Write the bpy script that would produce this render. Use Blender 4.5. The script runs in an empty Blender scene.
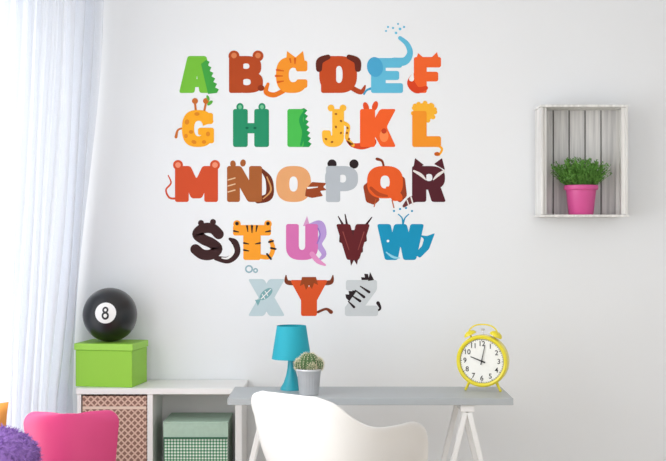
import bpy, math, random
from mathutils import Vector, Matrix
from mathutils.geometry import tessellate_polygon
random.seed(7)
scn = bpy.context.scene
scn.view_settings.view_transform = 'Standard'
F = 1160.0; D = 5.4; H = 1.4345; CX = 333.0; CY = 230.5
def W(px, py, d):
    s = F / (D - d)
    return Vector(((px - CX) / s, -d, H - (py - CY) / s))
def lin(c):
    return tuple(((v/255)/12.92 if v/255 <= 0.04045 else (((v/255)+0.055)/1.055)**2.4) for v in c) + (1.0,)

# ---------------------------------------------------------------- materials
MATS = {}
def mat(name, rgb, rough=0.6, var=0.04, scale=8.0, metal=0.0, bump=0.0, coat=0.0, spec=0.5, bscale=60):
    if name in MATS: return MATS[name]
    m = bpy.data.materials.new(name); m.use_nodes = True
    nt = m.node_tree; b = nt.nodes['Principled BSDF']
    tc = nt.nodes.new('ShaderNodeTexCoord'); n = nt.nodes.new('ShaderNodeTexNoise')
    n.inputs['Scale'].default_value = scale; n.inputs['Detail'].default_value = 3
    nt.links.new(tc.outputs['Object'], n.inputs['Vector'])
    mx = nt.nodes.new('ShaderNodeMix'); mx.data_type = 'RGBA'
    c = lin(rgb)
    mx.inputs[6].default_value = tuple(max(0, v*(1-var)) for v in c[:3]) + (1,)
    mx.inputs[7].default_value = tuple(min(1, v*(1+var)) for v in c[:3]) + (1,)
    nt.links.new(n.outputs['Fac'], mx.inputs[0]); nt.links.new(mx.outputs[2], b.inputs['Base Color'])
    b.inputs['Roughness'].default_value = rough; b.inputs['Metallic'].default_value = metal
    b.inputs['Coat Weight'].default_value = coat
    b.inputs['Specular IOR Level'].default_value = spec
    if bump > 0:
        n2 = nt.nodes.new('ShaderNodeTexNoise'); n2.inputs['Scale'].default_value = bscale
        nt.links.new(tc.outputs['Object'], n2.inputs['Vector'])
        bp = nt.nodes.new('ShaderNodeBump'); bp.inputs['Strength'].default_value = bump
        bp.inputs['Distance'].default_value = 0.004
        nt.links.new(n2.outputs['Fac'], bp.inputs['Height']); nt.links.new(bp.outputs['Normal'], b.inputs['Normal'])
    MATS[name] = m
    return m
def wood(name, c1, c2, rough=0.6, stretch=(30, 30, 1.5)):
    if name in MATS: return MATS[name]
    m = mat(name, c1, rough); nt = m.node_tree
    mx = [n for n in nt.nodes if n.type == 'MIX'][0]; n = [n for n in nt.nodes if n.type == 'TEX_NOISE'][0]
    tc = [n for n in nt.nodes if n.type == 'TEX_COORD'][0]
    mp = nt.nodes.new('ShaderNodeMapping'); mp.inputs['Scale'].default_value = stretch
    nt.links.new(tc.outputs['Object'], mp.inputs['Vector']); nt.links.new(mp.outputs['Vector'], n.inputs['Vector'])
    n.inputs['Scale'].default_value = 2.0; n.inputs['Detail'].default_value = 8
    cr = nt.nodes.new('ShaderNodeValToRGB'); cr.color_ramp.elements[0].position = .35; cr.color_ramp.elements[1].position = .65
    nt.links.new(n.outputs['Fac'], cr.inputs['Fac']); nt.links.new(cr.outputs['Color'], mx.inputs[0])
    mx.inputs[6].default_value = lin(c1); mx.inputs[7].default_value = lin(c2)
    return m
def gingham(name, c0, c1, c2, cell):
    m = mat(name, c0, 0.9); nt = m.node_tree; b = nt.nodes['Principled BSDF']
    tc = [n for n in nt.nodes if n.type == 'TEX_COORD'][0]
    sp = nt.nodes.new('ShaderNodeSeparateXYZ'); nt.links.new(tc.outputs['Object'], sp.inputs[0])
    outs = []
    for k in (0, 2):
        a = nt.nodes.new('ShaderNodeMath'); a.operation = 'MULTIPLY'; a.inputs[1].default_value = 1/cell
        nt.links.new(sp.outputs[k], a.inputs[0])
        f = nt.nodes.new('ShaderNodeMath'); f.operation = 'FRACT'; nt.links.new(a.outputs[0], f.inputs[0])
        g = nt.nodes.new('ShaderNodeMath'); g.operation = 'GREATER_THAN'; g.inputs[1].default_value = .5
        nt.links.new(f.outputs[0], g.inputs[0]); outs.append(g)
    s = nt.nodes.new('ShaderNodeMath'); s.operation = 'ADD'
    nt.links.new(outs[0].outputs[0], s.inputs[0]); nt.links.new(outs[1].outputs[0], s.inputs[1])
    h = nt.nodes.new('ShaderNodeMath'); h.operation = 'MULTIPLY'; h.inputs[1].default_value = .5
    nt.links.new(s.outputs[0], h.inputs[0])
    cr = nt.nodes.new('ShaderNodeValToRGB'); cr.color_ramp.interpolation = 'CONSTANT'
    e = cr.color_ramp.elements; e[0].position = 0; e[0].color = lin(c0); e[1].position = .8; e[1].color = lin(c2)
    x = e.new(.3); x.color = lin(c1)
    nt.links.new(h.outputs[0], cr.inputs['Fac']); nt.links.new(cr.outputs['Color'], b.inputs['Base Color'])
    return m
def diamonds(name, c0, c1, cell):
    m = mat(name, c0, 0.9); nt = m.node_tree; b = nt.nodes['Principled BSDF']
    tc = [n for n in nt.nodes if n.type == 'TEX_COORD'][0]
    mp = nt.nodes.new('ShaderNodeMapping'); mp.inputs['Rotation'].default_value = (0, math.radians(45), 0)
    nt.links.new(tc.outputs['Object'], mp.inputs['Vector'])
    sp = nt.nodes.new('ShaderNodeSeparateXYZ'); nt.links.new(mp.outputs['Vector'], sp.inputs[0])
    outs = []
    for k in (0, 2):
        a = nt.nodes.new('ShaderNodeMath'); a.operation = 'MULTIPLY'; a.inputs[1].default_value = 1/cell
        nt.links.new(sp.outputs[k], a.inputs[0])
        f = nt.nodes.new('ShaderNodeMath'); f.operation = 'FRACT'; nt.links.new(a.outputs[0], f.inputs[0])
        g = nt.nodes.new('ShaderNodeMath'); g.operation = 'GREATER_THAN'; g.inputs[1].default_value = .32
        nt.links.new(f.outputs[0], g.inputs[0]); outs.append(g)
    s = nt.nodes.new('ShaderNodeMath'); s.operation = 'MULTIPLY'
    nt.links.new(outs[0].outputs[0], s.inputs[0]); nt.links.new(outs[1].outputs[0], s.inputs[1])
    mx = nt.nodes.new('ShaderNodeMix'); mx.data_type = 'RGBA'
    mx.inputs[6].default_value = lin(c0); mx.inputs[7].default_value = lin(c1)
    nt.links.new(s.outputs[0], mx.inputs[0]); nt.links.new(mx.outputs[2], b.inputs['Base Color'])
    return m

# ---------------------------------------------------------------- mesh helpers
class G:
    def __init__(s): s.v = []; s.f = []
    def add(s, v, f):
        o = len(s.v); s.v += [tuple(p) for p in v]; s.f += [tuple(i+o for i in q) for q in f]; return s
    def box(s, x0, x1, y0, y1, z0, z1):
        v = [(x, y, z) for z in (z0, z1) for y in (y0, y1) for x in (x0, x1)]
        return s.add(v, [(0,2,3,1),(4,5,7,6),(0,1,5,4),(2,6,7,3),(0,4,6,2),(1,3,7,5)])
    def obox(s, M, sx, sy, sz):
        v = [M @ Vector((x*sx/2, y*sy/2, z*sz/2)) for z in (-1, 1) for y in (-1, 1) for x in (-1, 1)]
        return s.add(v, [(0,2,3,1),(4,5,7,6),(0,1,5,4),(2,6,7,3),(0,4,6,2),(1,3,7,5)])
    def tube(s, pts, rad, n=12, cap=True):
        pts = [Vector(p) for p in pts]
        if not isinstance(rad, (list, tuple)): rad = [rad]*len(pts)
        v = []; f = []; prev = None
        for i, p in enumerate(pts):
            t = (pts[min(i+1, len(pts)-1)] - pts[max(i-1, 0)]).normalized()
            if prev is None:
                a = Vector((0, 0, 1)) if abs(t.z) < .9 else Vector((1, 0, 0))
                u = t.cross(a).normalized()
            else:
                u = (prev - t*prev.dot(t)).normalized()
            prev = u; w = t.cross(u)
            for k in range(n):
                an = 2*math.pi*k/n; v.append(p + (u*math.cos(an)+w*math.sin(an))*rad[i])
        for i in range(len(pts)-1):
            for k in range(n):
                a = i*n+k; b = i*n+(k+1) % n; f.append((a, b, b+n, a+n))
        if cap:
            f.append(tuple(range(n-1, -1, -1))); f.append(tuple((len(pts)-1)*n+k for k in range(n)))
        return s.add(v, f)
    def lathe(s, prof, n=48, M=None, capb=True, capt=True, rmod=None):
        v = []; f = []
        for i, (r, z) in enumerate(prof):
            for k in range(n):
                a = 2*math.pi*k/n; rr = r*(rmod(a, i) if rmod else 1)
                p = Vector((rr*math.cos(a), rr*math.sin(a), z)); v.append(M @ p if M else p)
        for i in range(len(prof)-1):
            for k in range(n):
                a = i*n+k; b = i*n+(k+1) % n; f.append((a, b, b+n, a+n))
        if capb: f.append(tuple(range(n-1, -1, -1)))
        if capt: f.append(tuple((len(prof)-1)*n+k for k in range(n)))
        return s.add(v, f)
    def ball(s, c, rx, ry=None, rz=None, n=32):
        ry = ry or rx; rz = rz or rx
        prof = [(max(1e-4, math.sin(math.pi*i/(n//2))), -math.cos(math.pi*i/(n//2))) for i in range(n//2+1)]
        M = Matrix.Translation(Vector(c)) @ Matrix.Diagonal((rx, ry, rz, 1))
        return s.lathe(prof, n, M)
def obj(name, g, m, parent=None, loc=(0,0,0), rot=(0,0,0), smooth=True, bevel=0, label=None, cat=None, kind=None, group=None, seg=3, sharp=40):
    if g is None:
        o = bpy.data.objects.new(name, None); o.empty_display_size = .05
    else:
        me = bpy.data.meshes.new(name); me.from_pydata(g.v, [], g.f); me.validate(); me.update()
        if m:
            for mm in (m if isinstance(m, list) else [m]): me.materials.append(mm)
        o = bpy.data.objects.new(name, me)
        if smooth:
            for p in me.polygons: p.use_smooth = True
            try: me.set_sharp_from_angle(angle=math.radians(sharp))
            except Exception: pass
    scn.collection.objects.link(o)
    o.location = loc; o.rotation_euler = rot
    if parent: o.parent = parent
    if bevel:
        b = o.modifiers.new('bevel', 'BEVEL'); b.width = bevel; b.segments = seg; b.limit_method = 'ANGLE'
        b.angle_limit = math.radians(35)
    if label: o['label'] = label
    if cat: o['category'] = cat
    if kind: o['kind'] = kind
    if group: o['group'] = group
    return o
def smoothpath(P, k=8):
    P = [Vector(p) for p in P]; out = []
    for i in range(len(P)-1):
        p0 = P[max(i-1, 0)]; p1 = P[i]; p2 = P[i+1]; p3 = P[min(i+2, len(P)-1)]
        for j in range(k):
            t = j/k
            out.append(.5*((2*p1)+(p2-p0)*t+(2*p0-5*p1+4*p2-p3)*t*t+(3*p1-p0-3*p2+p3)*t**3))
    out.append(P[-1]); return out
def text_geo(txt, size):
    cu = bpy.data.curves.new('t', 'FONT'); cu.body = txt; cu.size = size; cu.align_x = 'CENTER'; cu.align_y = 'CENTER'
    cu.offset = size*0.012
    o = bpy.data.objects.new('t', cu); scn.collection.objects.link(o)
    bpy.context.view_layer.update()
    me = bpy.data.meshes.new_from_object(o.evaluated_get(bpy.context.evaluated_depsgraph_get()))
    v = [tuple(x.co) for x in me.vertices]; f = [tuple(p.vertices) for p in me.polygons]
    bpy.data.objects.remove(o); bpy.data.meshes.remove(me); bpy.data.curves.remove(cu)
    return v, f

# ---------------------------------------------------------------- room
wallm = mat('wall_paint', (237, 239, 241), .85, .012, 1.5, bump=.05, bscale=180)
whitem = mat('white_trim_paint', (240, 240, 240), .5, .02)
LX = -1.45; RX = 2.7
obj('wall_back', G().box(LX-.15, RX+.15, 0, .15, 0, 2.75), wallm, kind='structure', smooth=False)
g = G(); wy0, wy1, wz0, wz1 = -3.6, -.3, .25, 2.5
g.box(LX-.15, LX, wy1, 0, 0, 2.75).box(LX-.15, LX, -4.6, wy0, 0, 2.75)
g.box(LX-.15, LX, wy0, wy1, 0, wz0).box(LX-.15, LX, wy0, wy1, wz1, 2.75)
obj('wall_left', g, wallm, kind='structure', smooth=False)
obj('wall_right', G().box(RX, RX+.15, -4.6, 0, 0, 2.75), wallm, kind='structure', smooth=False)
obj('floor', G().box(LX-.15, RX+.15, -7, .15, -.1, 0), wood('pale_oak_floor', (205, 190, 170), (188, 170, 148), .5, (8, 1, 8)), kind='structure', smooth=False)
obj('ceiling', G().box(LX-.15, RX+.15, -4.0, .15, 2.75, 2.85), mat('ceiling_paint', (245, 245, 245), .9, .01), kind='structure', smooth=False)
obj('baseboard_back', G().box(LX+.001, RX-.001, -.015, -.0005, .001, .09), whitem, kind='structure', smooth=False, bevel=.003)
g = G(); fr = .06
g.box(LX-.1, LX-.03, wy0, wy1, wz0, wz0+fr).box(LX-.1, LX-.03, wy0, wy1, wz1-fr, wz1)
for yy in (wy0, (wy0*2+wy1)/3, (wy0+wy1*2)/3, wy1-fr):
    g.box(LX-.1, LX-.03, yy, yy+fr, wz0+fr, wz1-fr)
obj('window_1', g, mat('window_frame_paint', (225, 230, 238), .4, .02), kind='structure', smooth=False)

# ---------------------------------------------------------------- curtain
cm = bpy.data.materials.new('sheer_white_curtain'); cm.use_nodes = True
nt = cm.node_tree; nt.nodes.clear()
out = nt.nodes.new('ShaderNodeOutputMaterial'); df = nt.nodes.new('ShaderNodeBsdfDiffuse'); tl = nt.nodes.new('ShaderNodeBsdfTranslucent')
tr = nt.nodes.new('ShaderNodeBsdfTransparent'); m1 = nt.nodes.new('ShaderNodeMixShader'); m2 = nt.nodes.new('ShaderNodeMixShader')
tc = nt.nodes.new('ShaderNodeTexCoord'); nz = nt.nodes.new('ShaderNodeTexNoise'); nz.inputs['Scale'].default_value = 350
rp = nt.nodes.new('ShaderNodeMapRange'); rp.inputs[3].default_value = .14; rp.inputs[4].default_value = .30
nt.links.new(tc.outputs['Object'], nz.inputs['Vector']); nt.links.new(nz.outputs['Fac'], rp.inputs[0])
df.inputs['Color'].default_value = lin((244, 246, 250)); tl.inputs['Color'].default_value = lin((224, 231, 243))
m1.inputs[0].default_value = .36
nt.links.new(df.outputs[0], m1.inputs[1]); nt.links.new(tl.outputs[0], m1.inputs[2])
nt.links.new(rp.outputs[0], m2.inputs[0]); nt.links.new(m1.outputs[0], m2.inputs[1]); nt.links.new(tr.outputs[0], m2.inputs[2])
nt.links.new(m2.outputs[0], out.inputs['Surface'])
g = G(); NU = 300; NV = 50; v = []; f = []
for j in range(NV+1):
    t = j/NV; z = 2.62*(1-t)+.012*t
    for i in range(NU+1):
        u = i/NU
        xr = -1.06 - .15*min(1, t*1.35)**1.2
        x = xr + (-1.36-xr)*u**.9; y = -.10 - .95*u
        ph = u*13 + .5*math.sin(3*t+u*4)
        amp = .022+.016*math.sin(u*9+1.3)+.012*t
        a = math.sin(2*math.pi*ph); b = math.sin(4*math.pi*ph+1+t)
        nx, ny = .75, -.66
        o_ = amp*a+.006*b
        v.append((x+nx*o_+.004*math.sin(9*t+u*20), min(-.03, y+ny*o_), z))
for j in range(NV):
    for i in range(NU):
        a = j*(NU+1)+i; f.append((a, a+1, a+NU+2, a+NU+1))
g.add(v, f)
cur = obj('curtain', g, cm, label='sheer white floor-length curtain hanging in soft folds by the window', cat='curtain', sharp=180)
rod = obj('curtain_rod', G().tube([(-1.2, -.02, 2.66), (-1.2, -3.9, 2.66)], .012), mat('rod_white', (235, 235, 235), .4), label='white curtain rod above the window', cat='curtain rod')
for yy in (-.15, -2, -3.85):
    obj('rod_bracket', G().tube([(-1.2, yy, 2.66), (-1.2, yy, 2.7505)], .008), MATS['rod_white'], parent=rod)

# ---------------------------------------------------------------- decals
S0 = F/D
def _rrect(x0, y0, x1, y1, r=2.2):
    r = min(r, (x1-x0)/2, (y1-y0)/2); p = []
    for cx, cy, a0 in ((x1-r, y0+r, -90), (x1-r, y1-r, 0), (x0+r, y1-r, 90), (x0+r, y0+r, 180)):
        for k in range(5):
            a = math.radians(a0+90*k/4); p.append((cx+r*math.cos(a), cy+r*math.sin(a)))
    return [(p, [tuple(range(len(p)))])]
def rrect(*a): return [_rrect(*a)]
def poly(pts, rr=0.0):
    if rr:
        q = []; n = len(pts)
        for i in range(n):
            p = Vector(pts[i]); a = Vector(pts[i-1]); b = Vector(pts[(i+1) % n])
            da = min(rr, (a-p).length*.4); db = min(rr, (b-p).length*.4)
            s_ = p+(a-p).normalized()*da; e_ = p+(b-p).normalized()*db
            for k in range(4):
                t = k/3; q.append(tuple(s_*(1-t)**2+p*2*t*(1-t)+e_*t*t))
        pts = q
    tri = tessellate_polygon([[Vector((x, y, 0)) for x, y in pts]])
    return [[(list(pts), [tuple(t) for t in tri])]]
def _ell(cx, cy, rx, ry=None, rot=0, n=28):
    ry = ry or rx; c, s_ = math.cos(math.radians(rot)), math.sin(math.radians(rot)); p = []
    for k in range(n):
        a = 2*math.pi*k/n; x = rx*math.cos(a); y = ry*math.sin(a); p.append((cx+x*c-y*s_, cy+x*s_+y*c))
    return [(p, [tuple(range(n))])]
def ell(*a, **k): return [_ell(*a, **k)]
def stroke(pts, w, sm=True, cap=True):
    if not isinstance(w, (list, tuple)): w = [w]*len(pts)
    P3 = [(p[0], p[1], ww) for p, ww in zip(pts, w)]
    Q = smoothpath(P3, 6) if sm else [Vector(p) for p in P3]
    L = []
    for i, q in enumerate(Q):
        a = Q[max(0, i-1)]; b = Q[min(len(Q)-1, i+1)]; t = Vector((b.x-a.x, b.y-a.y))
        if t.length < 1e-6: t = Vector((1, 0))
        t.normalize(); n = Vector((-t.y, t.x)); h = max(q.z, .05)/2
        L.append((q.x+n.x*h, q.y+n.y*h)); L.append((q.x-n.x*h, q.y-n.y*h))
    res = [(L, [(2*i, 2*i+1, 2*i+3, 2*i+2) for i in range(len(Q)-1)])]
    if cap:
        for q in (Q[0], Q[-1]):
            if q.z > 1.2: res += _ell(q.x, q.y, q.z/2, n=16)
    return [res]
def ring(o, i, a0=0, a1=360, n=2.6, ni=2.4, K=48):
    def se(b, a, e):
        cx, cy, rx, ry = (b[0]+b[2])/2, (b[1]+b[3])/2, (b[2]-b[0])/2, (b[3]-b[1])/2
        c, s_ = math.cos(a), math.sin(a)
        return (cx+rx*math.copysign(abs(c)**(2/e), c), cy+ry*math.copysign(abs(s_)**(2/e), s_))
    v = []; f = []
    for k in range(K+1):
        a = math.radians(a0+(a1-a0)*k/K); v.append(se(o, a, n)); v.append(se(i, a, ni))
    for k in range(K): f.append((2*k, 2*k+1, 2*k+3, 2*k+2))
    return [[(v, f)]]
def join(units): return [[s for u in units for s in u]]
def glyph(ch, x0, y0, x1, y1):
    w, h = x1-x0, y1-y0
    X = lambda u: x0+u*w
    Y = lambda u: y0+u*h
    R = lambda a, b, c, d: rrect(X(a), Y(b), X(c), Y(d))
    P = lambda pts: poly([(X(a), Y(b)) for a, b in pts], 2.4)
    B = lambda a, b, c, d: (X(a), Y(b), X(c), Y(d))
    o = []
    if ch == 'A':
        o += P([(0,1),(.24,0),(.58,0),(.43,1)])+P([(1,1),(.76,0),(.42,0),(.57,1)])+R(.26,.62,.74,.84)+P([(.3,.0),(.7,.0),(.62,.36),(.38,.36)])
    elif ch == 'B':
        o += R(0,0,.42,1)+ring(B(.0,0,.95,.58),B(.40,.2,.60,.35))+ring(B(.0,.42,1,1),B(.40,.62,.64,.79))
    elif ch == 'C':
        o += ring(B(0,0,1,1),B(.40,.30,.68,.70),34,326)+R(.62,.10,.98,.40)+R(.64,.62,.98,.86)
    elif ch == 'D':
        o += R(0,0,.42,1)+ring(B(-.05,0,1,1),B(.40,.27,.60,.73))
    elif ch == 'E':
        o += R(.0,0,.46,1)+R(0,0,.97,.28)+R(.1,.37,.88,.63)+R(0,.72,1,1)
    elif ch == 'F':
        o += R(.03,0,.49,1)+R(.03,0,1,.29)+R(.1,.41,.90,.68)
    elif ch == 'G':
        o += ring(B(0,0,1,1),B(.38,.29,.66,.71),34,345)+R(.62,.08,.97,.38)+R(.50,.48,1,.68)+R(.64,.48,1,.90)
    elif ch == 'H':
        o += R(.0,0,.41,1)+R(.59,0,1,1)+R(.2,.37,.8,.64)
    elif ch == 'I':
        o += R(.02,0,.98,1)
    elif ch == 'J':
        o += R(.46,0,1,.70)+ring(B(0,.36,1,1),B(.40,.5,.47,.70),0,180)+R(0,.56,.40,.74)
    elif ch == 'K':
        o += R(.0,0,.42,1)+P([(.30,.42),(.56,0),(1,0),(.74,.47),(1,1),(.58,1),(.40,.70),(.3,.62)])
    elif ch == 'L':
        o += R(.04,0,.52,1)+R(.04,.70,1,1)
    elif ch == 'M':
        o += R(.0,0,.32,1)+R(.68,0,1,1)+P([(.04,0),(.36,0),(.5,.36),(.64,0),(.96,0),(.62,.90),(.38,.90)])
    elif ch == 'N':
        o += R(.0,0,.37,1)+R(.63,0,1,1)+P([(.02,0),(.40,0),(.98,1),(.60,1)])
    elif ch == 'O':
        o += ring(B(0,0,1,1),B(.38,.29,.62,.71))
    elif ch == 'P':
        o += R(.03,0,.46,1)+ring(B(.0,0,1,.70),B(.42,.24,.64,.46))
    elif ch == 'Q':
        o += ring(B(0,0,1,.98),B(.37,.29,.63,.68))+P([(.5,.62),(.80,.62),(1,.92),(.97,1.06),(.70,1.06)])
    elif ch == 'R':
        o += R(.0,0,.42,1)+ring(B(.0,0,.97,.66),B(.40,.22,.60,.42))+P([(.42,.50),(.80,.48),(1,1),(.58,1)])
    elif ch == 'S':
        o += stroke([(X(a), Y(b)) for a, b in ((.86,.30),(.66,.15),(.36,.15),(.17,.30),(.36,.44),(.64,.55),(.82,.70),(.62,.85),(.34,.85),(.11,.71))], h*.28)
    elif ch == 'T':
        o += R(.27,0,.73,1)+R(0,0,1,.30)
    elif ch == 'U':
        o += R(.0,0,.40,.64)+R(.60,0,1,.64)+ring(B(.0,.2,1,1),B(.40,.45,.60,.72),0,180)
    elif ch == 'V':
        o += P([(.0,0),(.42,0),(.56,.6),(.66,1),(.32,1)])+P([(1,0),(.58,0),(.44,.6),(.34,1),(.68,1)])
    elif ch == 'W':
        o += P([(.0,0),(.29,0),(.38,.6),(.44,1),(.17,1)])+P([(1,0),(.71,0),(.62,.6),(.56,1),(.83,1)])+P([(.37,.0),(.63,.0),(.83,1),(.56,1),(.5,.6),(.44,1),(.17,1)])
    elif ch == 'X':
        o += P([(.0,0),(.43,0),(1,1),(.57,1)])+P([(1,0),(.57,0),(.0,1),(.43,1)])
    elif ch == 'Y':
        o += P([(.0,0),(.42,0),(.62,.5),(.34,.66)])+P([(1,0),(.58,0),(.38,.5),(.66,.66)])+R(.29,.46,.71,1)
    elif ch == 'Z':
        o += R(.03,0,.97,.29)+R(.0,.71,1,1)+P([(.52,.1),(.97,.1),(.97,.27),(.48,.88),(.02,.88),(.02,.73)])
    return join(o)
def decal(ch, box, col, label, back=(), front=()):
    x0, y0, x1, y1 = box; cx, cy = (x0+x1)/2, (y0+y1)/2
    layer = [0]
    def build(unit):
        g = G()
        for pts, faces in unit:
            z = -.0004-.00005*layer[0]; layer[0] += 1
            g.add([((x-cx)/S0, z, -(y-cy)/S0) for x, y in pts], faces)
        return g
    def cmat(c):
        l = [v/255 for v in c]; m_ = sum(l)/3; l = [min(1, max(0, m_+(v-m_)*1.06)) for v in l]
        return mat('vinyl_%d_%d_%d' % c, tuple(v*255 for v in l), .7, .03, 20, spec=.12)
    gb = [(n, c, build(u)) for n, c, s in back for u in s]
    gl = build(glyph(ch, *box)[0])
    gf = [(n, c, build(u)) for n, c, s in front for u in s]
    o = obj('letter_decal', gl, cmat(col), loc=((cx-CX)/S0, 0, H-(cy-CY)/S0), smooth=False, label=label, cat='wall decal', group='animal alphabet letters on the wall')
    for n, c, gg in gb+gf:
        obj(n, gg, cmat(c), parent=o, smooth=False)
    return o
BK = (45, 35, 38); WH = (240, 240, 238)
def zig(x0, y0, x1, y1, n, amp):
    pts = []; d = Vector((x1-x0, y1-y0)); nn = Vector((-d.y, d.x)).normalized()
    for i in range(n):
        a = Vector((x0, y0))+d*(i/n); b = Vector((x0, y0))+d*((i+.5)/n)
        pts += [tuple(a), tuple(b-nn*amp)]
    pts.append((x1, y1)); return pts
decal('A', (179,56,215,93), (121,190,67), 'bright green letter A with a dark green crocodile back',
    front=[('crocodile_spikes', (72,162,72), poly(zig(206,60,217,93,6,3)+[(208,94),(201,64)],0.6))])
decal('B', (229,56,263,93), (176,76,40), 'rust brown letter B with round bear ears',
    back=[('bear_ear', (176,76,40), ell(234,56,5.5)), ('bear_ear', (176,76,40), ell(258,56,5.5))],
    front=[('inner_ear', (214,130,84), ell(234,55.5,2.8)+ell(258,55.5,2.8)), ('bear_tail', (140,56,30), ell(261,88,3.4,3))])
decal('C', (276,57,308,93), (239,150,52), 'orange letter C with cat ears and curled tail',
    back=[('cat_ear', (239,150,52), poly([(286,62),(287,51),(295,57)])), ('cat_ear', (239,150,52), poly([(296,57),(303,51),(305,63)])),
          ('cat_tail', (225,120,40), join(stroke([(283,91),(274,95),(266,92),(268,84)],[5,5,5,3])))],
    front=[('cat_stripe', (214,98,36), stroke([(277,70),(284,71)],[2.4,1])+stroke([(276,76),(283,76)],[2.4,1])+stroke([(278,82),(284,81)],[2.4,1])+stroke([(295,59),(295,64)],[2.4,1])+stroke([(290,59),(291,63)],[2,1]))])
decal('D', (321,56,357,93), (190,78,40), 'reddish brown letter D with floppy dog ears',
    back=[('dog_tail', (176,72,40), stroke([(352,88),(361,92),(365,86)],[5,5,2]))],
    front=[('dog_ear', (98,44,34), stroke([(328,57),(320,61),(319,69)],[5,7,6])), ('dog_ear', (98,44,34), stroke([(349,57),(357,61),(358,69)],[5,7,6]))])
decal('E', (371,58,403,93), (104,187,216), 'light blue letter E with elephant ear and raised trunk',
    back=[('elephant_trunk', (104,187,216), stroke([(394,62),(405,61),(410,53),(407,44),(400,38)],[9,8,6,5,4])),
          ('elephant_tail', (70,160,200), stroke([(373,88),(367,90),(364,94)],[3,2,2]))],
    front=[('elephant_ear', (80,165,204), ell(375,67,8,10,-10)), ('water_drop', (104,187,216), sum([ell(x,y,r) for x,y,r in ((396,33,1.3),(400,29,1.4),(393,28,1.1),(404,27,1.1),(388,27,1.1),(398,24,1.),(386,31,1.))], []))])
decal('F', (413,57,441,93), (236,104,52), 'orange letter F with a bushy fox tail',
    back=[('fox_ear', (236,104,52), poly([(416,60),(418,53),(424,58)])), ('fox_ear', (236,104,52), poly([(431,58),(437,52),(439,60)]))],
    front=[('fox_tail', (214,72,40), stroke([(426,88),(417,90),(411,83),(413,74)],[4,7,8,2])), ('tail_tip', WH, stroke([(411.5,79),(413,73)],[5,1]))])
decal('G', (182,110,214,147), (245,172,48), 'yellow letter G with giraffe horns and leafy sprig',
    back=[('giraffe_horn', (196,110,50), join(stroke([(196,112),(195,103)],2.2)+ell(195,101,3))+join(stroke([(204,112),(206,103)],2.2)+ell(206,101,3))),
          ('leaf', (96,170,70), ell(210,103,3.4,1.7,-40)+ell(208,98,3,1.4,70)),
          ('giraffe_tail', (196,110,50), stroke([(184,128),(178,130),(176,137)],[2,2,3]))],
    front=[('giraffe_spot', (222,136,44), sum([ell(x,y,a,b,r) for x,y,a,b,r in ((187,122,2.2,2.6,10),(191,132,2.2,1.8,0),(186,136,1.8,2.2,0),(197,114,2.6,1.8,0),(194,142,2.6,1.8,20),(204,142,2.2,1.8,0),(208,134,2,2.4,0))], []))])
decal('H', (233,109,269,147), (46,142,104), 'deep green letter H with small hippo ears',
    back=[('hippo_ear', (46,142,104), ell(240,107,3.6,4)), ('hippo_ear', (46,142,104), ell(262,107,3.6,4))],
    front=[('inner_ear', (120,195,150), ell(240,107,1.8,2.2)+ell(262,107,1.8,2.2)), ('nostril', (26,100,76), ell(247,128,1.6,1.2)+ell(255,128,1.6,1.2))])
decal('I', (287,109,304,147), (78,184,84), 'green letter I with iguana spines and tail',
    back=[('iguana_spine', (40,150,76), poly(zig(304,108,309,147,7,3)+[(300,147),(299,110)]))],
    front=[('iguana_tail', (40,150,76), stroke([(304,112),(301,120),(304,132),(301,145)],[2,4,4,2]))])
decal('J', (322,109,344,147), (246,186,66), 'yellow letter J with spotted jaguar tail',
    back=[('jaguar_ear', (246,186,66), ell(331,108,3.4)), ('jaguar_ear', (246,186,66), ell(343,108,3.4)),
          ('jaguar_tail', (246,186,66), stroke([(340,122),(348,126),(347,138),(353,145)],[4,4,4,3.5]))],
    front=[('rosette_spot', (150,84,40), sum([ell(x,y,1.3,1.,k*40) for k,(x,y) in enumerate(((336,114),(341,121),(336,127),(341,133),(332,142),(326,139),(347.5,128),(347,133),(349,139),(352,144)))], []))])
decal('K', (360,109,396,147), (236,100,48), 'orange letter K with kangaroo ears and thick tail',
    back=[('kangaroo_ear', (222,84,44), ell(366,107,2.8,5,-18)), ('kangaroo_ear', (222,84,44), ell(375,106,2.8,5,18)),
          ('kangaroo_tail', (210,76,42), stroke([(372,142),(362,146),(352,145),(347,141)],[9,7,4,1.5]))],
    front=[('pouch', (246,140,84), ell(384,136,4.5,6,0)), ('joey', (190,66,40), ell(384,131,2.6,2.6))])
decal('L', (411,111,441,147), (240,150,50), 'yellow orange letter L with lion mane and tufted tail',
    back=[('lion_mane', (246,182,62), join(ell(424,112,11,9)+sum([ell(424+11*math.cos(a*.6),112+9*math.sin(a*.6),2.3) for a in range(11)], []))),
          ('lion_tail', (246,172,52), stroke([(436,144),(442,149),(439,155)],[3,2.2,2]))],
    front=[('lion_ear', (246,182,62), ell(415,106,2.4)+ell(432,106,2.4)), ('tail_tuft', (190,96,36), ell(437,154,2.8,2))])
decal('M', (175,166,218,202), (205,84,52), 'rust red letter M with mouse ears and long tail',
    back=[('mouse_ear', (205,84,52), ell(178,165,5)), ('mouse_ear', (205,84,52), ell(215,165,5)), ('mouse_tail', (205,84,52), stroke([(180,198),(170,198),(166,190),(171,183),(168,175)],[2.4,2,1.8,1.6,1]))],
    front=[('inner_ear', (236,150,120), ell(178,165,2.8)+ell(215,165,2.8))])
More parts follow.
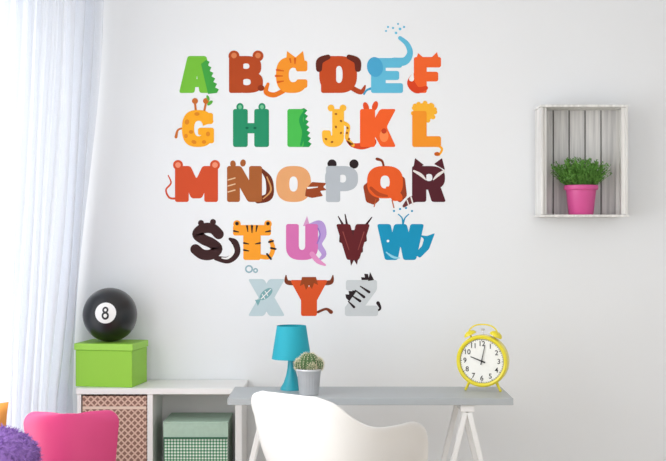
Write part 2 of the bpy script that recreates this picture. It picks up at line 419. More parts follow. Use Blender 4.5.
decal('N', (227,166,262,202), (164,96,54), 'brown letter N with a striped numbat tail',
    back=[('numbat_tail', (110,52,34), stroke([(258,200),(269,196),(269,180),(262,170)],[7,8,7,3])), ('numbat_ear', (164,96,54), ell(233,164,2.8,3.6,-10)+ell(243,163,2.8,3.6,10))],
    front=[('back_stripe', (228,196,160), stroke([(228,180),(235,178)],1.2)+stroke([(228,186),(235,184)],1.2)+stroke([(228,192),(235,190)],1.2)),
           ('tail_stripe', (206,150,96), stroke([(267,177),(271,190),(263,199)],[1.3,1.8,1.1]))])
decal('O', (276,166,311,202), (226,166,116), 'tan letter O with brown and white bird tail feathers',
    front=[('tail_feather', (150,72,42), poly([(306,189),(312,182),(327,183),(323,187),(327,190),(320,191),(323,196),(312,198),(305,196)],1)), ('white_feather', WH, stroke([(308,188),(318,187)],[2,.8]))])
decal('P', (325,166,358,202), (182,188,194), 'light grey letter P with black panda ears',
    back=[('panda_ear', BK, ell(332,164,4.6)), ('panda_ear', BK, ell(354,164,4.6))],
    front=[])
decal('Q', (367,166,403,199), (226,96,46), 'orange letter Q with brown quail plumage',
    back=[('quail_feathers', (150,66,40), poly([(363,186),(370,180),(380,200),(374,205),(366,202)],2)+poly([(396,172),(405,178),(407,196),(400,203),(394,198)],2)), ('quail_plume', (132,60,38), stroke([(384,168),(382,161),(377,159)],[2,2.4,3]))],
    front=[('wing_feather', (176,74,40), stroke([(371,188),(378,194),(387,196)],[3,4,2])), ('quail_foot', (180,90,50), stroke([(376,199),(374,207)],1.1,False)+stroke([(392,200),(394,208)],1.1,False))])
decal('R', (412,166,446,202), (84,38,46), 'dark maroon letter R with raccoon ears and striped tail',
    back=[('raccoon_ear', (84,38,46), poly([(413,170),(415,158),(424,165)],1)), ('raccoon_ear', (84,38,46), poly([(434,164),(442,158),(445,170)],1)),
          ('raccoon_tail', (110,60,60), stroke([(420,198),(411,200),(404,206)],[6,7,3]))],
    front=[('face_mask', (232,226,222), stroke([(414,171),(421,175),(426,180)],[2,3,1])+stroke([(444,171),(438,175),(433,180)],[2,3,1])), ('tail_ring', (232,226,222), stroke([(411,197),(413,204)],1.4)+stroke([(407,200),(409,206)],1.2))])
decal('S', (192,223,223,260), (62,40,40), 'dark brown letter S with a white-striped skunk tail',
    back=[('skunk_tail', (62,40,40), stroke([(216,258),(228,260),(236,253),(235,243),(230,239)],[5,7,8,7,3])), ('skunk_ear', (62,40,40), ell(201,223,3)+ell(213,222,3))],
    front=[('white_stripe', WH, stroke([(222,258),(228,258),(233,252),(232,245)],[1.2,2.2,3,1.5]))])
decal('T', (233,225,271,260), (243,160,54), 'orange letter T with tiger ears and black stripes',
    back=[('tiger_ear', (243,160,54), ell(237,224,3.8)+ell(268,224,3.8)), ('tiger_tail', (243,160,54), stroke([(258,256),(269,257),(273,249),(271,241)],[4.5,4.5,4.5,4]))],
    front=[('tiger_stripe', BK, stroke([(247,226),(248,232)],[2,.8])+stroke([(252,226),(252,233)],[2.4,.8])+stroke([(257,226),(256,232)],[2,.8])+stroke([(244,243),(249,244)],[2,.8])+stroke([(244,250),(249,251)],[2,.8])+stroke([(260,243),(255,244)],[2,.8])+stroke([(234,231),(239,232)],[2,.8])+stroke([(270,231),(265,232)],[2,.8])+stroke([(269,242),(273,241)],2)+stroke([(271,248),(275.5,249)],2)+stroke([(267,254),(271,259)],2)), ('inner_ear', BK, ell(237,223.5,1.8)+ell(268,223.5,1.8))])
decal('U', (286,224,318,260), (212,118,176), 'pink letter U with a unicorn mane and horn',
    back=[('unicorn_mane', (184,156,212), stroke([(310,226),(320,224),(323,234),(319,244),(324,254),(319,260)],[5,7,7,6,5,2])), ('unicorn_horn', (214,160,200), poly([(303,226),(307,216),(310,226)]))],
    front=[('unicorn_tail', (225,150,195), stroke([(312,254),(318,261),(325,265)],[5,5,2])), ('mane_curl', (150,120,195), stroke([(318,228),(320,235),(317,244)],[1.2,1.6,1]))])
decal('V', (336,224,370,260), (98,38,42), 'dark maroon letter V with ragged vulture feathers',
    back=[('vulture_wing', (80,42,44), poly([(340,230),(339,242),(343,244),(345,254),(349,254),(351,266),(354,260),(357,265),(359,254),(363,252),(363,243),(367,241),(366,230)],.6)), ('head_feather', (60,36,42), stroke([(343,225),(338,216)],[2.4,1])+stroke([(347,225),(345,214)],[2.4,1])+stroke([(366,225),(372,217)],[2.4,1]))],
    front=[('feather_line', (140,70,66), stroke([(343,232),(349,250)],[1.2,.7])+stroke([(364,232),(358,250)],[1.2,.7]))])
decal('W', (377,224,424,260), (34,146,184), 'blue letter W with whale fluke and water spout',
    back=[('whale_fluke', (34,146,184), poly([(414,254),(422,246),(424,239),(419,235),(427,236),(435,233),(432,241),(429,249),(420,258)],1.5)),
          ('water_spout', (34,146,184), stroke([(403,224),(402,218),(398,214)],[1.8,1.4,1])+stroke([(403,224),(405,218),(409,214)],[1.8,1.4,1])+sum([ell(x,y,1.1) for x,y in ((394,211),(400,209),(406,208),(412,211))], []))],
    front=[('whale_belly', (150,210,228), stroke([(386,252),(393,257),(400,258)],[1,2.4,1])), ('whale_eye', WH, ell(388,241,1.3))])
decal('X', (248,279,285,316), (194,211,216), 'pale grey letter X with a fish and bubbles',
    back=[('air_bubble', (150,180,190), ring((245,265,253,273),(246.6,266.6,251.4,271.4),n=2,ni=2)+ring((253,268,258,273),(254.4,269.4,256.6,271.6),n=2,ni=2))],
    front=[('fish_body', (128,172,176), join(ell(266,294,8,4,-42)+poly([(261,299),(255,300),(258,306)]))), ('fish_bone', WH, stroke([(261,299),(271,289)],.9,False)+stroke([(262,294),(265,299)],.8,False)+stroke([(265,291),(268,296)],.8,False))])
decal('Y', (290,280,328,316), (214,88,46), 'rust orange letter Y with yak horns and shaggy fur',
    back=[('yak_horn', (120,60,40), stroke([(296,283),(287,282),(286,275)],[4.5,4.5,1])), ('yak_horn', (120,60,40), stroke([(322,283),(331,282),(333,275)],[4.5,4.5,1]))],
    front=[('forelock', (150,72,38), poly([(302,277),(316,277),(318,285),(314,283),(312,289),(309,285),(306,290),(304,284),(300,286)])), ('yak_tail', (120,60,40), stroke([(318,312),(326,309),(331,312)],[2.6,2.6,4]))])
decal('Z', (345,280,378,316), (206,210,212), 'light grey letter Z with zebra mane and black stripes',
    back=[('zebra_mane', BK, poly(zig(346,298,368,274,7,3)+[(370,284),(350,302)])), ('zebra_tail', BK, stroke([(372,312),(380,309),(378,303)],[2,2.2,3.6]))],
    front=[('zebra_stripe', BK, stroke([(351,295),(360,301)],[1,2.8])+stroke([(355,290),(364,297)],[1,2.8])+stroke([(360,286),(369,292)],[1,2.8])+stroke([(348,301),(354,307)],[1,2.6])), ('zebra_ear', BK, poly([(368,281),(370,272),(374,280)]))])

# ---------------------------------------------------------------- cabinet
cabz = .7405
cw = mat('white_cabinet_board', (238, 237, 235), .45, .02)
xl = W(77, 0, .3).x; xr = W(242, 0, .3).x; t = .018
ox = (xl+xr)/2; a, b = xl-ox, xr-ox
root = obj('storage_cabinet', None, None, loc=(ox, -.16, 0), label='low white open storage cabinet holding patterned boxes', cat='cabinet')
yb, yf = .155, -.14
obj('cabinet_top', G().box(a-.004, b+.004, yf-.004, yb, cabz-.026, cabz), mat('cabinet_top_white', (238, 237, 235), .4, .02), root, smooth=False, bevel=.002)
g = G()
g.box(a, a+t, yf, yb, 0, cabz-.0265).box(b-.03, b, yf, yb, 0, cabz-.0265)
mid = W(150, 0, .3).x-ox
g.box(mid-.012, mid+.012, yf, yb, .061, cabz-.0265)
g.box(a+t, b-.03, yf, yb, .04, .06).box(a+t, b-.03, yf+.01, yb, 0, .04)
g.box(a+t, b-.03, yb-.01, yb, .06, cabz-.0265)
obj('cabinet_body', g, cw, root, smooth=False, bevel=.0015)
shz = .36
obj('shelf', G().box(a+t, mid-.012, yf+.004, yb-.01, shz-.018, shz), cw, root, smooth=False)
obj('shelf', G().box(mid+.012, b-.03, yf+.004, yb-.01, shz-.018, shz), cw, root, smooth=False)
bm_ = diamonds('brown_pink_lattice_fabric', (214, 182, 164), (142, 106, 94), .021)
bx0, bx1 = xl+t+.005, ox+mid-.012-.004
r2 = obj('storage_basket', None, None, loc=((bx0+bx1)/2, -.16, shz), label='brown and beige lattice-patterned fabric basket in the cabinet', cat='storage box')
hw = (bx1-bx0)/2; bh = cabz-.03-shz-.004
obj('basket_body', G().box(-hw, hw, -.136, -.124, 0, bh).box(-hw, hw, .11, .12, 0, bh).box(-hw, -hw+.008, -.124, .11, 0, bh).box(hw-.008, hw, -.124, .11, 0, bh).box(-hw, hw, -.124, .11, 0, .008), bm_, r2, smooth=False, bevel=.002)
obj('basket_rim', G().box(-hw+.001, hw-.001, -.139, -.1362, bh-.058, bh-.046), mat('rim_band_cream', (228, 205, 188), .9), r2, smooth=False)
gm = gingham('green_gingham_fabric', (238, 242, 236), (140, 182, 150), (58, 126, 90), .0135)
gx0, gx1 = W(163, 0, .3).x, W(228, 0, .3).x
r3 = obj('storage_box', None, None, loc=((gx0+gx1)/2, -.16, shz), label='green and white gingham box with pale lid in the cabinet', cat='storage box')
hw = (gx1-gx0)/2; gz = (W(0, 424, .3).z)-shz
obj('box_body', G().box(-hw+.003, hw-.003, -.132, .12, 0, gz-.001), gm, r3, smooth=False, bevel=.002)
obj('box_lid', G().box(-hw, hw, -.136, .124, gz, gz+.009).box(-hw, hw, -.137, -.1325, gz-.062, gz), mat('pale_green_lid_fabric', (176, 202, 184), .85, .08, 60), r3, smooth=False, bevel=.0015)
obj('lid_edge_band', G().box(-hw+.002, hw-.002, -.1385, -.1372, gz-.066, gz-.058), mat('dark_green_band', (60, 110, 84), .8), r3, smooth=False)

# green box
gzh = .192
gr = mat('lime_green_card', (146, 202, 62), .55, .03, spec=.4)
cxb = W(112, 0, .15).x
r4 = obj('gift_box', None, None, loc=(cxb, -.155, cabz), rot=(0, 0, math.radians(-9)), label='lime green cardboard box with lid on the white cabinet', cat='box')
obj('box_body', G().box(-.131, .131, -.105, .105, 0, gzh-.03), gr, r4, smooth=False, bevel=.003)
obj('box_lid', G().box(-.136, .136, -.11, .11, gzh-.0295, gzh), mat('lime_green_lid_card', (156, 212, 74), .5, .03), r4, smooth=False, bevel=.003)
# 8 ball
bc = W(110, 314, .155); R8 = .122; bc.z = cabz+gzh+R8-.0008
r5 = obj('eight_ball', None, None, loc=bc, label='large glossy black billiard eight ball on the green box', cat='ball')
obj('ball_body', G().ball((0,0,0), R8, n=64), mat('glossy_black_plastic', (18, 18, 22), .28, .05, coat=.2), r5, sharp=180)
dirc = Vector((.02, -1, .14)).normalized()
bu = dirc.cross(Vector((0, 0, 1))).normalized()*-1; bv = bu.cross(dirc)*-1
if bv.z < 0: bv = -bv
if bu.x < 0: bu = -bu
def onball(x, y, r):
    p = dirc*math.sqrt(max(0, R8*R8-x*x-y*y))+bu*x+bv*y
    return p.normalized()*r
g = G(); v = []; f = []; K = 40; RN = 6; rc = .046
for i in range(RN+1):
    for k in range(K):
        a_ = 2*math.pi*k/K; v.append(onball(rc*i/RN*math.cos(a_), rc*i/RN*math.sin(a_), R8+.0007))
for i in range(RN):
    for k in range(K):
        p = i*K+k; q = i*K+(k+1) % K; f.append((p, q, q+K, p+K))
obj('number_disc', g.add(v, f), mat('white_disc_paint', (240, 240, 238), .35), r5, sharp=180)
g = G()
for cy_, ro, ri in ((.0125, .0145, .0062), (-.0125, .0175, .0085)):
    v = []; f = []
    for k in range(K):
        a_ = 2*math.pi*k/K
        for rr in (ro, (ro+ri)/2, ri): v.append(onball(rr*.92*math.cos(a_), cy_+rr*math.sin(a_), R8+.0014))
    for k in range(K):
        p = 3*k; q = 3*((k+1) % K); f += [(p, q, q+1, p+1), (p+1, q+1, q+2, p+2)]
    g.add(v, f)
obj('number_eight', g, mat('black_numeral', (20, 20, 22), .4), r5, sharp=180)

# ---------------------------------------------------------------- desk
dz = .75; db, dfr = .315, .67
x0 = W(227.5, 0, dfr).x; x1 = W(513.5, 0, dfr).x
r6 = obj('desk', None, None, loc=((x0+x1)/2, -(db+dfr)/2, 0), label='grey-topped desk on white A-frame trestle legs', cat='desk')
hx = (x1-x0)/2; hy = (dfr-db)/2; dcx = (x0+x1)/2
obj('desktop', G().box(-hx, hx, -hy, hy, dz-.028, dz), mat('pale_grey_desktop', (176, 181, 184), .4, .03, 5), r6, smooth=False, bevel=.002)
lm = mat('white_trestle_paint', (244, 244, 243), .45, .02)
for apx in (W(265, 0, dfr).x-dcx, W(468, 0, dfr).x-dcx):
    tr_ = obj('trestle', G().box(apx-.028, apx+.028, -hy+.015, hy-.015, dz-.058, dz-.0285), lm, r6, smooth=False, bevel=.003)
    for yy in (-hy+.035, hy-.035):
        for sx in (-1, 1):
            p0 = Vector((apx+sx*.008, yy, dz-.06)); p1 = Vector((apx+sx*.175, yy, .0))
            d_ = (p1-p0)
            zax = d_.normalized(); yax = Vector((0, 1, 0)); xax = yax.cross(zax).normalized()
            M = Matrix.Translation((p0+p1)/2) @ Matrix((xax, yax, zax)).transposed().to_4x4()
            obj('leg', G().obox(M, .021, .030, d_.length), lm, tr_, smooth=False, bevel=.002)
    for zz in (.35,):
        k = (dz-.06-zz)/(dz-.06); xs = .008+(.175-.008)*k
        for sx in (-1, 1):
            obj('crossbar', G().box(apx+sx*xs-.007, apx+sx*xs+.007, -hy+.05, hy-.05, zz-.015, zz+.015), lm, tr_, smooth=False)

# lamp
tq = mat('turquoise_lamp_plastic', (24, 160, 178), .4, .03)
lp = W(291.5, 389, .405); lp.z = dz
r7 = obj('table_lamp', None, None, loc=lp, label='turquoise table lamp with tapered shade and flared base', cat='lamp')
prof = [(.048, 0), (.048, .006), (.045, .012), (.034, .03), (.024, .06), (.018, .09), (.016, .12), (.0165, .15), (.014, .17)]
obj('lamp_base', G().lathe(prof), tq, r7)
zb = .133; zt = .275
prof = [(.085, zb), (.063, zt), (.061, zt), (.083, zb)]
obj('lamp_shade', G().lathe(prof+[prof[0]], capb=False, capt=False, n=64), mat('turquoise_shade_fabric', (30, 168, 188), .7, .04, 40), r7)
g = G().tube([(0,0,.165), (0,0,.225)], .012).ball((0,0,.235), .024, n=20)
obj('light_bulb', g, mat('bulb_white', (245,245,240), .3), r7)
g = G()
for k in range(3):
    a_ = k*2.094; g.tube([(0.005*math.cos(a_), 0.005*math.sin(a_), .2), (.067*math.cos(a_), .067*math.sin(a_), .24)], .0015, 6)
obj('shade_holder', g, MATS['bulb_white'], r7)

# cactus
cp = W(309, 391.5, .555); cp.z = dz
r8 = obj('potted_cactus', None, None, loc=cp, label='small round cactus in a ribbed silver pot on the desk', cat='plant')
sil = mat('brushed_zinc', (205, 207, 210), .4, .08, 30, metal=.35)
prof = [(.038, 0), (.040, .004), (.048, .095), (.052, .098), (.054, .103), (.052, .108), (.048, .108), (.044, .098), (.001, .095)]
obj('pot', G().lathe(prof, n=96, rmod=lambda a, i: 1+(.025*math.cos(24*a) if 1 <= i <= 2 else 0), capt=True), sil, r8, sharp=60)
obj('soil', G().lathe([(.042, .0985), (.03, .101), (.001, .102)], n=24), mat('dark_soil', (70, 54, 44), .95, .3, 80), r8)
cg = mat('cactus_green', (84, 116, 70), .7, .15, 40)
def cact(c, rx, rz):
    prof = [(max(.0005, rx*math.sin(math.pi*i/14)), c[2]-rz*math.cos(math.pi*i/14)) for i in range(15)]
    return G().lathe(prof, 90, Matrix.Translation((c[0], c[1], 0)), rmod=lambda a, i: 1+.09*math.cos(15*a))
bodies = [((0, 0, .130), .040, .044), ((-.034, .006, .122), .024, .027), ((.034, -.004, .124), .024, .029), ((.012, -.026, .115), .018, .02)]
sp = G()
for c, rx, rz in bodies:
    gg = cact(c, rx, rz); obj('cactus_stem', gg, cg, r8, sharp=180)
    for k in range(15):
        for j in range(2, 13):
            th = math.pi*j/14; a_ = 2*math.pi*k/15
            n_ = Vector((math.sin(th)*math.cos(a_), math.sin(th)*math.sin(a_), -math.cos(th)))
            p = Vector((c[0]+rx*1.07*n_.x, c[1]+rx*1.07*n_.y, c[2]+rz*n_.z))
            if p.z < .105: continue
            for q in range(5):
                dv = (n_+Vector([random.uniform(-.8, .8) for _ in range(3)])).normalized()*random.uniform(.006, .012)
                sp.tube([p, p+dv], [.0008, .0001], 3, False)
obj('spines', sp, mat('cream_spines', (236, 228, 200), .6), r8, kind='stuff', smooth=False)

# alarm clock
ck = W(483, 389, .46); ck.z = dz
s_ = F/(D-.46); RC = 26/s_
yl = mat('yellow_enamel', (232, 216, 42), .3, .03, coat=.3)
r9 = obj('alarm_clock', None, None, loc=ck, rot=(0, 0, math.radians(-20)), label='round yellow alarm clock with white dial on the desk', cat='clock')
cz = .020+RC
MR = Matrix.Translation((0, 0, cz)) @ Matrix.Rotation(math.radians(90), 4, 'X')
prof = [(RC*.84, .022), (RC*.86, .029), (RC*.93, .032), (RC*.985, .028), (RC, .02), (RC, -.016), (RC*.95, -.028), (RC*.6, -.034), (.001, -.035)]
obj('clock_case', G().lathe(prof, 72, MR, capb=False), yl, r9)
obj('dial', G().lathe([(RC*.862, .0225), (.001, .0225)], 64, MR, capb=False), mat('white_dial', (244, 244, 238), .5, .01), r9, smooth=False)
blk = mat('clock_black', (28, 28, 30), .4)
for n_ in range(1, 13):
    a_ = math.radians(90-30*n_); v, f = text_geo(str(n_), RC*.27)
    cx_, cy_ = RC*.66*math.cos(a_), RC*.66*math.sin(a_)
    obj('dial_numeral', G().add([(x+cx_, -.0236, y+cy_+cz) for x, y, z in v], f), blk, r9, smooth=False)
g = G()
for k in range(60):
    a_ = 2*math.pi*k/60; r1 = RC*.83; r0 = RC*(.79 if k % 5 else .77); w_ = .0006 if k % 5 else .0012
    ux, uy = math.cos(a_), math.sin(a_)
    g.add([(r0*ux-w_*uy, -.0236, cz+r0*uy+w_*ux), (r0*ux+w_*uy, -.0236, cz+r0*uy-w_*ux), (r1*ux+w_*uy, -.0236, cz+r1*uy-w_*ux), (r1*ux-w_*uy, -.0236, cz+r1*uy+w_*ux)], [(0, 1, 2, 3)])
g.add([(RC*.835*math.cos(2*math.pi*k/60), -.0235, cz+RC*.835*math.sin(2*math.pi*k/60)) for k in range(60)]+[(RC*.825*math.cos(2*math.pi*k/60), -.0235, cz+RC*.825*math.sin(2*math.pi*k/60)) for k in range(60)], [(k, (k+1) % 60, 60+(k+1) % 60, 60+k) for k in range(60)])
obj('minute_track', g, blk, r9, smooth=False)
for ang, L, w_, yy in ((math.radians(90+70), .46, .0030, -.026), (math.radians(90-12), .64, .0022, -.0275)):
    c, s2 = math.cos(ang), math.sin(ang)
    g = G(); pts = []
    for q, ww in ((-.14, w_), (L, w_*.6)):
        for sg in (-1, 1): pts.append((RC*q*c-sg*ww*s2, RC*q*s2+sg*ww*c))
    v = [(x, y_, cz+z) for y_ in (yy, yy-.001) for x, z in pts]
    g.add(v, [(0,1,3,2),(4,6,7,5),(0,4,5,1),(2,3,7,6),(0,2,6,4),(1,5,7,3)])
    obj('clock_hand', g, blk, r9, smooth=False)
obj('hand_pin', G().lathe([(.004, 0), (.004, .006), (.001, .007)], 16, Matrix.Translation((0, -.0236, cz)) @ Matrix.Rotation(math.radians(90), 4, 'X')), blk, r9)
for sx in (-1, 1):
    a_ = math.radians(-90+sx*33)
    p0 = Vector((RC*.97*math.cos(a_), 0, cz+RC*.97*math.sin(a_))); p1 = Vector((RC*1.2*math.cos(a_)*1.04, 0, .004))
    obj('foot', G().tube([p0, p1], [.007, .005], 12).ball((p1.x, 0, .006), .006, n=12), yl, r9)
    ba = math.radians(90-sx*27); dr = Vector((math.cos(ba), 0, math.sin(ba))); bp = Vector((0, 0, cz))+dr*(RC+.008)
    M = Matrix.Translation(bp) @ dr.to_track_quat('Z', 'Y').to_matrix().to_4x4()
    obj('bell', G().lathe([(.028, 0), (.0275, .006), (.022, .014), (.012, .019), (.001, .0205)], 32, M).tube([bp-dr*.008, bp], .004), yl, r9)
hp = smoothpath([(-.062, 0, cz+RC*.94), (-.058, 0, cz+RC*1.17), (-.035, 0, cz+RC*1.34), (0, 0, cz+RC*1.39), (.035, 0, cz+RC*1.34), (.058, 0, cz+RC*1.17), (.062, 0, cz+RC*.94)], 6)
obj('handle', G().tube(hp, .0032, 10), yl, r9)
obj('hammer', G().tube([(0, 0, cz+RC), (0, 0, cz+RC+.022)], .002, 8).tube([(-.007, 0, cz+RC+.022), (.007, 0, cz+RC+.022)], .004, 10), mat('chrome', (200, 200, 205), .2, .02, metal=1), r9)

# ---------------------------------------------------------------- crate shelf
dd = .17
cwA = wood('whitewashed_pine', (240, 239, 236), (214, 213, 210), .8)
cwB = wood('whitewashed_pine_slats', (238, 237, 235), (206, 205, 205), .8)
cx0, cx1 = W(541, 0, dd).x, W(628, 0, dd).x; zt_, zb_ = W(0, 104.5, dd).z, W(0, 217, dd).z
ccx = (cx0+cx1)/2
rA = obj('crate_shelf', None, None, loc=(ccx, 0, zb_), label='whitewashed wooden crate hung on the wall as shelf', cat='shelf')
hw = cx1-ccx; hh = zt_-zb_; T = .011
obj('gap_shade_sheet', G().box(-hw+T, hw-T, -.005, -.001, .001, hh-.001), mat('painted_gap_shade', (120, 118, 116), .9), rA, smooth=False)  # added grey sheet, its colour stands in for shade in the slat gaps
n_ = 5; wsl = (2*hw-2*T)/n_
for k in range(n_):
    xa = -hw+T+k*wsl+.003; obj('back_slat', G().box(xa, xa+wsl-.006, -.014, -.0055, .0, hh), cwB, rA, smooth=False, bevel=.0015)
for (ya, yb2) in ((-dd, -.095), (-.088, -.015)):
    obj('side_board', G().box(-hw, -hw+T, ya, yb2, T+.0005, hh-T-.0005), cwA, rA, smooth=False, bevel=.002)
    obj('side_board', G().box(hw-T, hw, ya, yb2, T+.0005, hh-T-.0005), cwA, rA, smooth=False, bevel=.002)
    obj('top_board', G().box(-hw-.003, hw+.003, ya, yb2, hh-T, hh), cwA, rA, smooth=False, bevel=.002)
    obj('bottom_board', G().box(-hw-.006, hw+.006, ya, yb2, 0, T), cwA, rA, smooth=False, bevel=.002)
for sx in (-1, 1):
    xa = sx*(hw-T)
    for ya in (-dd+.012, -.055):
        g = G(); z0_, z1_ = T+.001, hh-T-.001
        pts = [(xa, ya), (xa-sx*.016, ya), (xa, ya+.028)]
        g.add([(x, y, z) for z in (z0_, z1_) for x, y in pts], [(0,1,2),(3,5,4),(0,3,4,1),(1,4,5,2),(2,5,3,0)])
        obj('corner_post', g, cwA, rA, smooth=False)

# pink pot plant
pc = W(581, 213, .10); pc.z = zb_+T+.0005
rB = obj('potted_plant', None, None, loc=pc, label='leafy green plant in a pink metal pot inside the crate', cat='plant')
pk = mat('pink_enamel', (216, 84, 152), .4, .04)
prof = [(.054, 0), (.056, .003), (.068, .112), (.075, .113), (.078, .120), (.076, .134), (.072, .134), (.068, .125), (.001, .122)]
obj('pot', G().lathe(prof, 64), pk, rB)
lg = mat('leaf_green', (98, 152, 62), .6, .35, 30)
g = G()
for k in range(500):
    a_ = random.uniform(0, 2*math.pi); r0 = .062*math.sqrt(random.random())
    lean = (r0/.062)*random.uniform(.35, 1.05)+random.uniform(-.1, .15)
    L = random.uniform(.06, .160)*(1.0-.15*(r0/.062))
    p0 = Vector((r0*math.cos(a_), r0*math.sin(a_), .12)); d0 = Vector((math.cos(a_)*lean*.8, math.sin(a_)*lean*.5, 1)).normalized()
    side = d0.cross(Vector((random.uniform(-1, 1), random.uniform(-1, 1), .1))).normalized()
    pts = [p0+d0*L*(j/3)+Vector((math.cos(a_)*.012*(j/3)**2, math.sin(a_)*.01*(j/3)**2, -.012*(j/3)**2)) for j in range(4)]
    v = []
    for j, p in enumerate(pts):
        h_ = .0009; v += [p+side*h_, p-side*h_]
    g.add(v, [(0, 1, 3, 2), (2, 3, 5, 4), (4, 5, 7, 6)])
    for j in range(5+int(L*70)):
        tt = random.uniform(.25, 1.0)*3; i0 = min(2, int(tt)); p = pts[i0].lerp(pts[i0+1], tt-i0)
        dv = (d0*.6+Vector((random.uniform(-1, 1), random.uniform(-1, 1), random.uniform(-.3, .8)))).normalized()
        sd = dv.cross(Vector((random.uniform(-1, 1), random.uniform(-1, 1), random.uniform(-1, 1)))).normalized()
        l_ = random.uniform(.009, .017)
        g.add([p, p+dv*l_*.5+sd*l_*.24, p+dv*l_, p+dv*l_*.5-sd*l_*.24], [(0, 1, 2, 3)])
obj('foliage', g, lg, rB, kind='stuff', smooth=False)

# ---------------------------------------------------------------- white shell chair
cpos = W(338, 400, 1.03); cpos.z = 0
rC = obj('shell_armchair', None, None, loc=cpos, rot=(0, 0, math.radians(-38)), label='white moulded shell armchair pulled up to the desk', cat='chair')
cen = [(0,.28,.415),(0,.235,.432),(0,.14,.425),(0,.02,.41),(0,-.09,.412),(0,-.17,.45),(0,-.225,.54),(0,-.26,.66),(0,-.285,.79),(0,-.30,.853)]
rim = [(.15,.27,.42),(.22,.25,.52),(.262,.19,.675),(.282,.08,.735),(.282,-.03,.738),(.268,-.12,.740),(.245,-.18,.755),(.215,-.23,.79),(.178,-.265,.83),(.11,-.292,.851)]
CC = smoothpath(cen, 5); RR = smoothpath(rim, 5); NP = len(CC); v = []; f = []; NUc = 36
for c_, r_ in zip(CC, RR):
    for k in range(NUc+1):
        u = -1+2*k/NUc; au = abs(u); sg = 1 if u >= 0 else -1
        ct = Vector((r_.x*.86, c_.y*.9+r_.y*.1, c_.z))
        p = c_*(1-au)**2+ct*2*au*(1-au)+r_*au*au
        fl = .014*max(0, (au-.88)/.12)**1.5
        v.append((sg*(p.x+fl) if au > 0 else 0.0, p.y, p.z))
for i in range(NP-1):
    for k in range(NUc):
        a_ = i*(NUc+1)+k; f.append((a_, a_+1, a_+NUc+2, a_+NUc+1))
sh = obj('seat_shell', G().add(v, f), mat('white_moulded_plastic', (238, 238, 237), .35, .01), rC, sharp=180)
m_ = sh.modifiers.new('solid', 'SOLIDIFY'); m_.thickness = .009; m_.offset = 0
m_ = sh.modifiers.new('sub', 'SUBSURF'); m_.levels = 1; m_.render_levels = 2
wd = wood('beech_leg_wood', (214, 178, 132), (196, 156, 108), .5)
for sx, sy in ((-1, -1), (1, -1), (-1, 1), (1, 1)):
    obj('leg', G().tube([(sx*.12, .02+sy*.11, .395), (sx*.225, .02+sy*.21, 0)], [.014, .010], 16), wd, rC)
g = G()
for sx in (-1, 1):
    g.tube([(sx*.13, -.10, .36), (sx*.19, .20, .13)], .004, 8).tube([(sx*.13, .14, .36), (sx*.19, -.16, .13)], .004, 8)
g.tube([(-.14, -.10, .34), (.14, -.10, .34)], .004, 8).tube([(-.14, .14, .34), (.14, .14, .34)], .004, 8)
g.tube([(-.11, -.09, .372), (.11, .13, .372)], .006, 8).tube([(.11, -.09, .372), (-.11, .13, .372)], .006, 8).tube([(0, .02, .37), (0, .02, .408)], .03, 16)
obj('brace', g, mat('black_metal', (30, 30, 32), .4, metal=.5), rC)

# ---------------------------------------------------------------- pink chair
pp = W(72, 410, 1.0); zt2 = pp.z
rD = obj('side_chair', None, None, loc=(pp.x, -1.0, 0), rot=(0, 0, math.radians(8)), label='pink plastic chair with a rounded curved backrest', cat='chair')
pkm = mat('magenta_pink_plastic', (216, 70, 130), .4, .03)
v = []; f = []; NX, NZ = 24, 40
bw, z0, z1 = .176, .47, zt2
for j in range(NZ+1):
    q = 1-(1-j/NZ)**1.5
    for i in range(NX+1):
        u = -1+2*i/NX
        hwid = bw*(.86+.14*q)
        zz = z0+(z1-z0)*q
        rr = .045
        if zz > z1-rr:
            k_ = (zz-(z1-rr))/rr; hwid -= rr*(1-math.sqrt(max(0, 1-k_*k_)))*.95
        zz -= .006*u*u*q
        v.append((hwid*u, -.06-.03*q+.07*u*u, zz))
for j in range(NZ):
    for i in range(NX):
        a_ = j*(NX+1)+i; f.append((a_, a_+1, a_+NX+2, a_+NX+1))
o = obj('backrest', G().add(v, f), pkm, rD, sharp=180)
m_ = o.modifiers.new('solid', 'SOLIDIFY'); m_.thickness = .014; m_.offset = 0
b = o.modifiers.new('bv', 'BEVEL'); b.width = .005; b.segments = 3; b.angle_limit = math.radians(50)
g = G(); pts = []
for k in range(40):
    a_ = 2*math.pi*k/40; c, s2 = math.cos(a_), math.sin(a_)
    pts.append((.185*math.copysign(abs(c)**.6, c), .10+.18*math.copysign(abs(s2)**.6, s2)))
v = [(x, y, z) for z in (.42, .44) for x, y in pts]
f = [tuple(range(39, -1, -1)), tuple(range(40, 80))]+[(k, (k+1) % 40, 40+(k+1) % 40, 40+k) for k in range(40)]
obj('seat', G().add(v, f), pkm, rD, bevel=.006)
for sx, sy in ((-1, -1), (1, -1), (-1, 1), (1, 1)):
    obj('leg', G().tube([(sx*.14, .10+sy*.13, .42), (sx*.17, .10+sy*.16, 0)], [.012, .010], 14), mat('white_leg_metal', (232, 232, 232), .4), rD)
for sx in (-1, 1):
    obj('back_support', G().tube([(sx*.10, -.02, .43), (sx*.10, -.052, .52)], .010, 10), MATS['white_leg_metal'], rD)

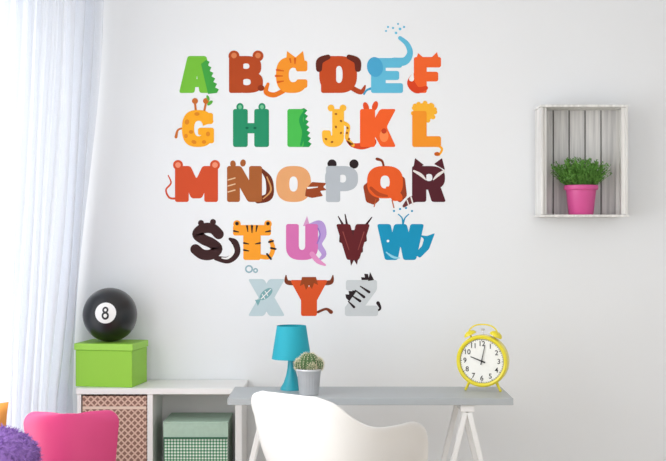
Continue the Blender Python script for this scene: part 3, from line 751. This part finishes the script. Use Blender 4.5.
# ---------------------------------------------------------------- purple cushion on a pouf, orange cushion
pl = W(-28, 455, 1.5); plx = pl.x
stz = .575
rE = obj('pouf', None, None, loc=(plx, -1.42, 0), label='round white upholstered pouf carrying cushions', cat='stool')
obj('pouf_body', G().lathe([(.20, .03), (.235, .05), (.25, .15), (.255, .28), (.25, .46), (.235, .555), (.2, .575), (.001, .575)], 48), mat('white_pouf_fabric', (228, 226, 224), .9, .03, bump=.3), rE)
obj('pouf_base', G().lathe([(.19, 0), (.19, .0295)], 32), wd, rE)
g = G(); C0 = Vector((0, 0, .10)); rx, ry, rz = .175, .12, .098
g.ball(C0, rx, ry, rz, 36)
for k in range(6500):
    d0 = Vector([random.gauss(0, 1) for _ in range(3)]).normalized()
    if d0.z < -.55: continue
    p = C0+Vector((d0.x*rx, d0.y*ry, d0.z*rz))*.98
    dv = (d0+Vector([random.uniform(-.9, .9) for _ in range(3)])).normalized()*random.uniform(.012, .028)
    sd = dv.cross(Vector([random.uniform(-1, 1) for _ in range(3)])).normalized()*.0022
    q = p+dv
    if q.z < .003: continue
    g.add([p-sd, p+sd, q+Vector((0, 0, -.003))], [(0, 1, 2)])
rF = obj('cushion', g, mat('violet_shaggy_fur', (150, 112, 186), .8, .4, 60), loc=(plx+.045, -1.50, stz), smooth=False, label='shaggy violet fur cushion on the white pouf', cat='cushion')
g = G(); v = []; f = []; N = 20
for sgn in (1, -1):
    for i in range(N+1):
        for j in range(N+1):
            x, z = -1+2*i/N, -1+2*j/N
            th = .045*(1-x**4)*(1-z**4)
            v.append((.12*x*(1-.08*(1-z*z)), sgn*th, .125+.125*z*(1-.08*(1-x*x))))
for s_i in range(2):
    o_ = s_i*(N+1)**2
    for i in range(N):
        for j in range(N):
            a_ = o_+i*(N+1)+j; q = (a_, a_+1, a_+N+2, a_+N+1); f.append(q if s_i else q[::-1])
rG = obj('cushion', G().add(v, f), mat('orange_cotton', (238, 160, 76), .85, .08, 20), loc=(plx-.06, -1.28, stz), rot=(0, 0, math.radians(4)), label='small orange cotton cushion standing behind the violet one', cat='cushion', sharp=180)

# ---------------------------------------------------------------- lights
w = bpy.data.worlds.new('World'); scn.world = w; w.use_nodes = True
bg = w.node_tree.nodes['Background']; bg.inputs[0].default_value = (.95, .975, 1.0, 1); bg.inputs[1].default_value = 1.36
def area(name, loc, rot, sx, sy, e, col):
    l = bpy.data.lights.new(name, 'AREA'); l.shape = 'RECTANGLE'; l.size = sx; l.size_y = sy; l.energy = e; l.color = col
    o = bpy.data.objects.new(name, l); scn.collection.objects.link(o); o.location = loc; o.rotation_euler = rot
    return o
area('window_daylight', (LX-.25, -2.0, 1.45), (0, math.radians(-90), 0), 2.2, 3.2, 62, (1, .992, .985))
cam = bpy.data.cameras.new('camera'); co = bpy.data.objects.new('camera', cam); scn.collection.objects.link(co)
co.location = (0, -D, H); co.rotation_euler = (math.radians(90), 0, 0)
cam.sensor_width = 36; cam.lens = F*36/666
scn.camera = co
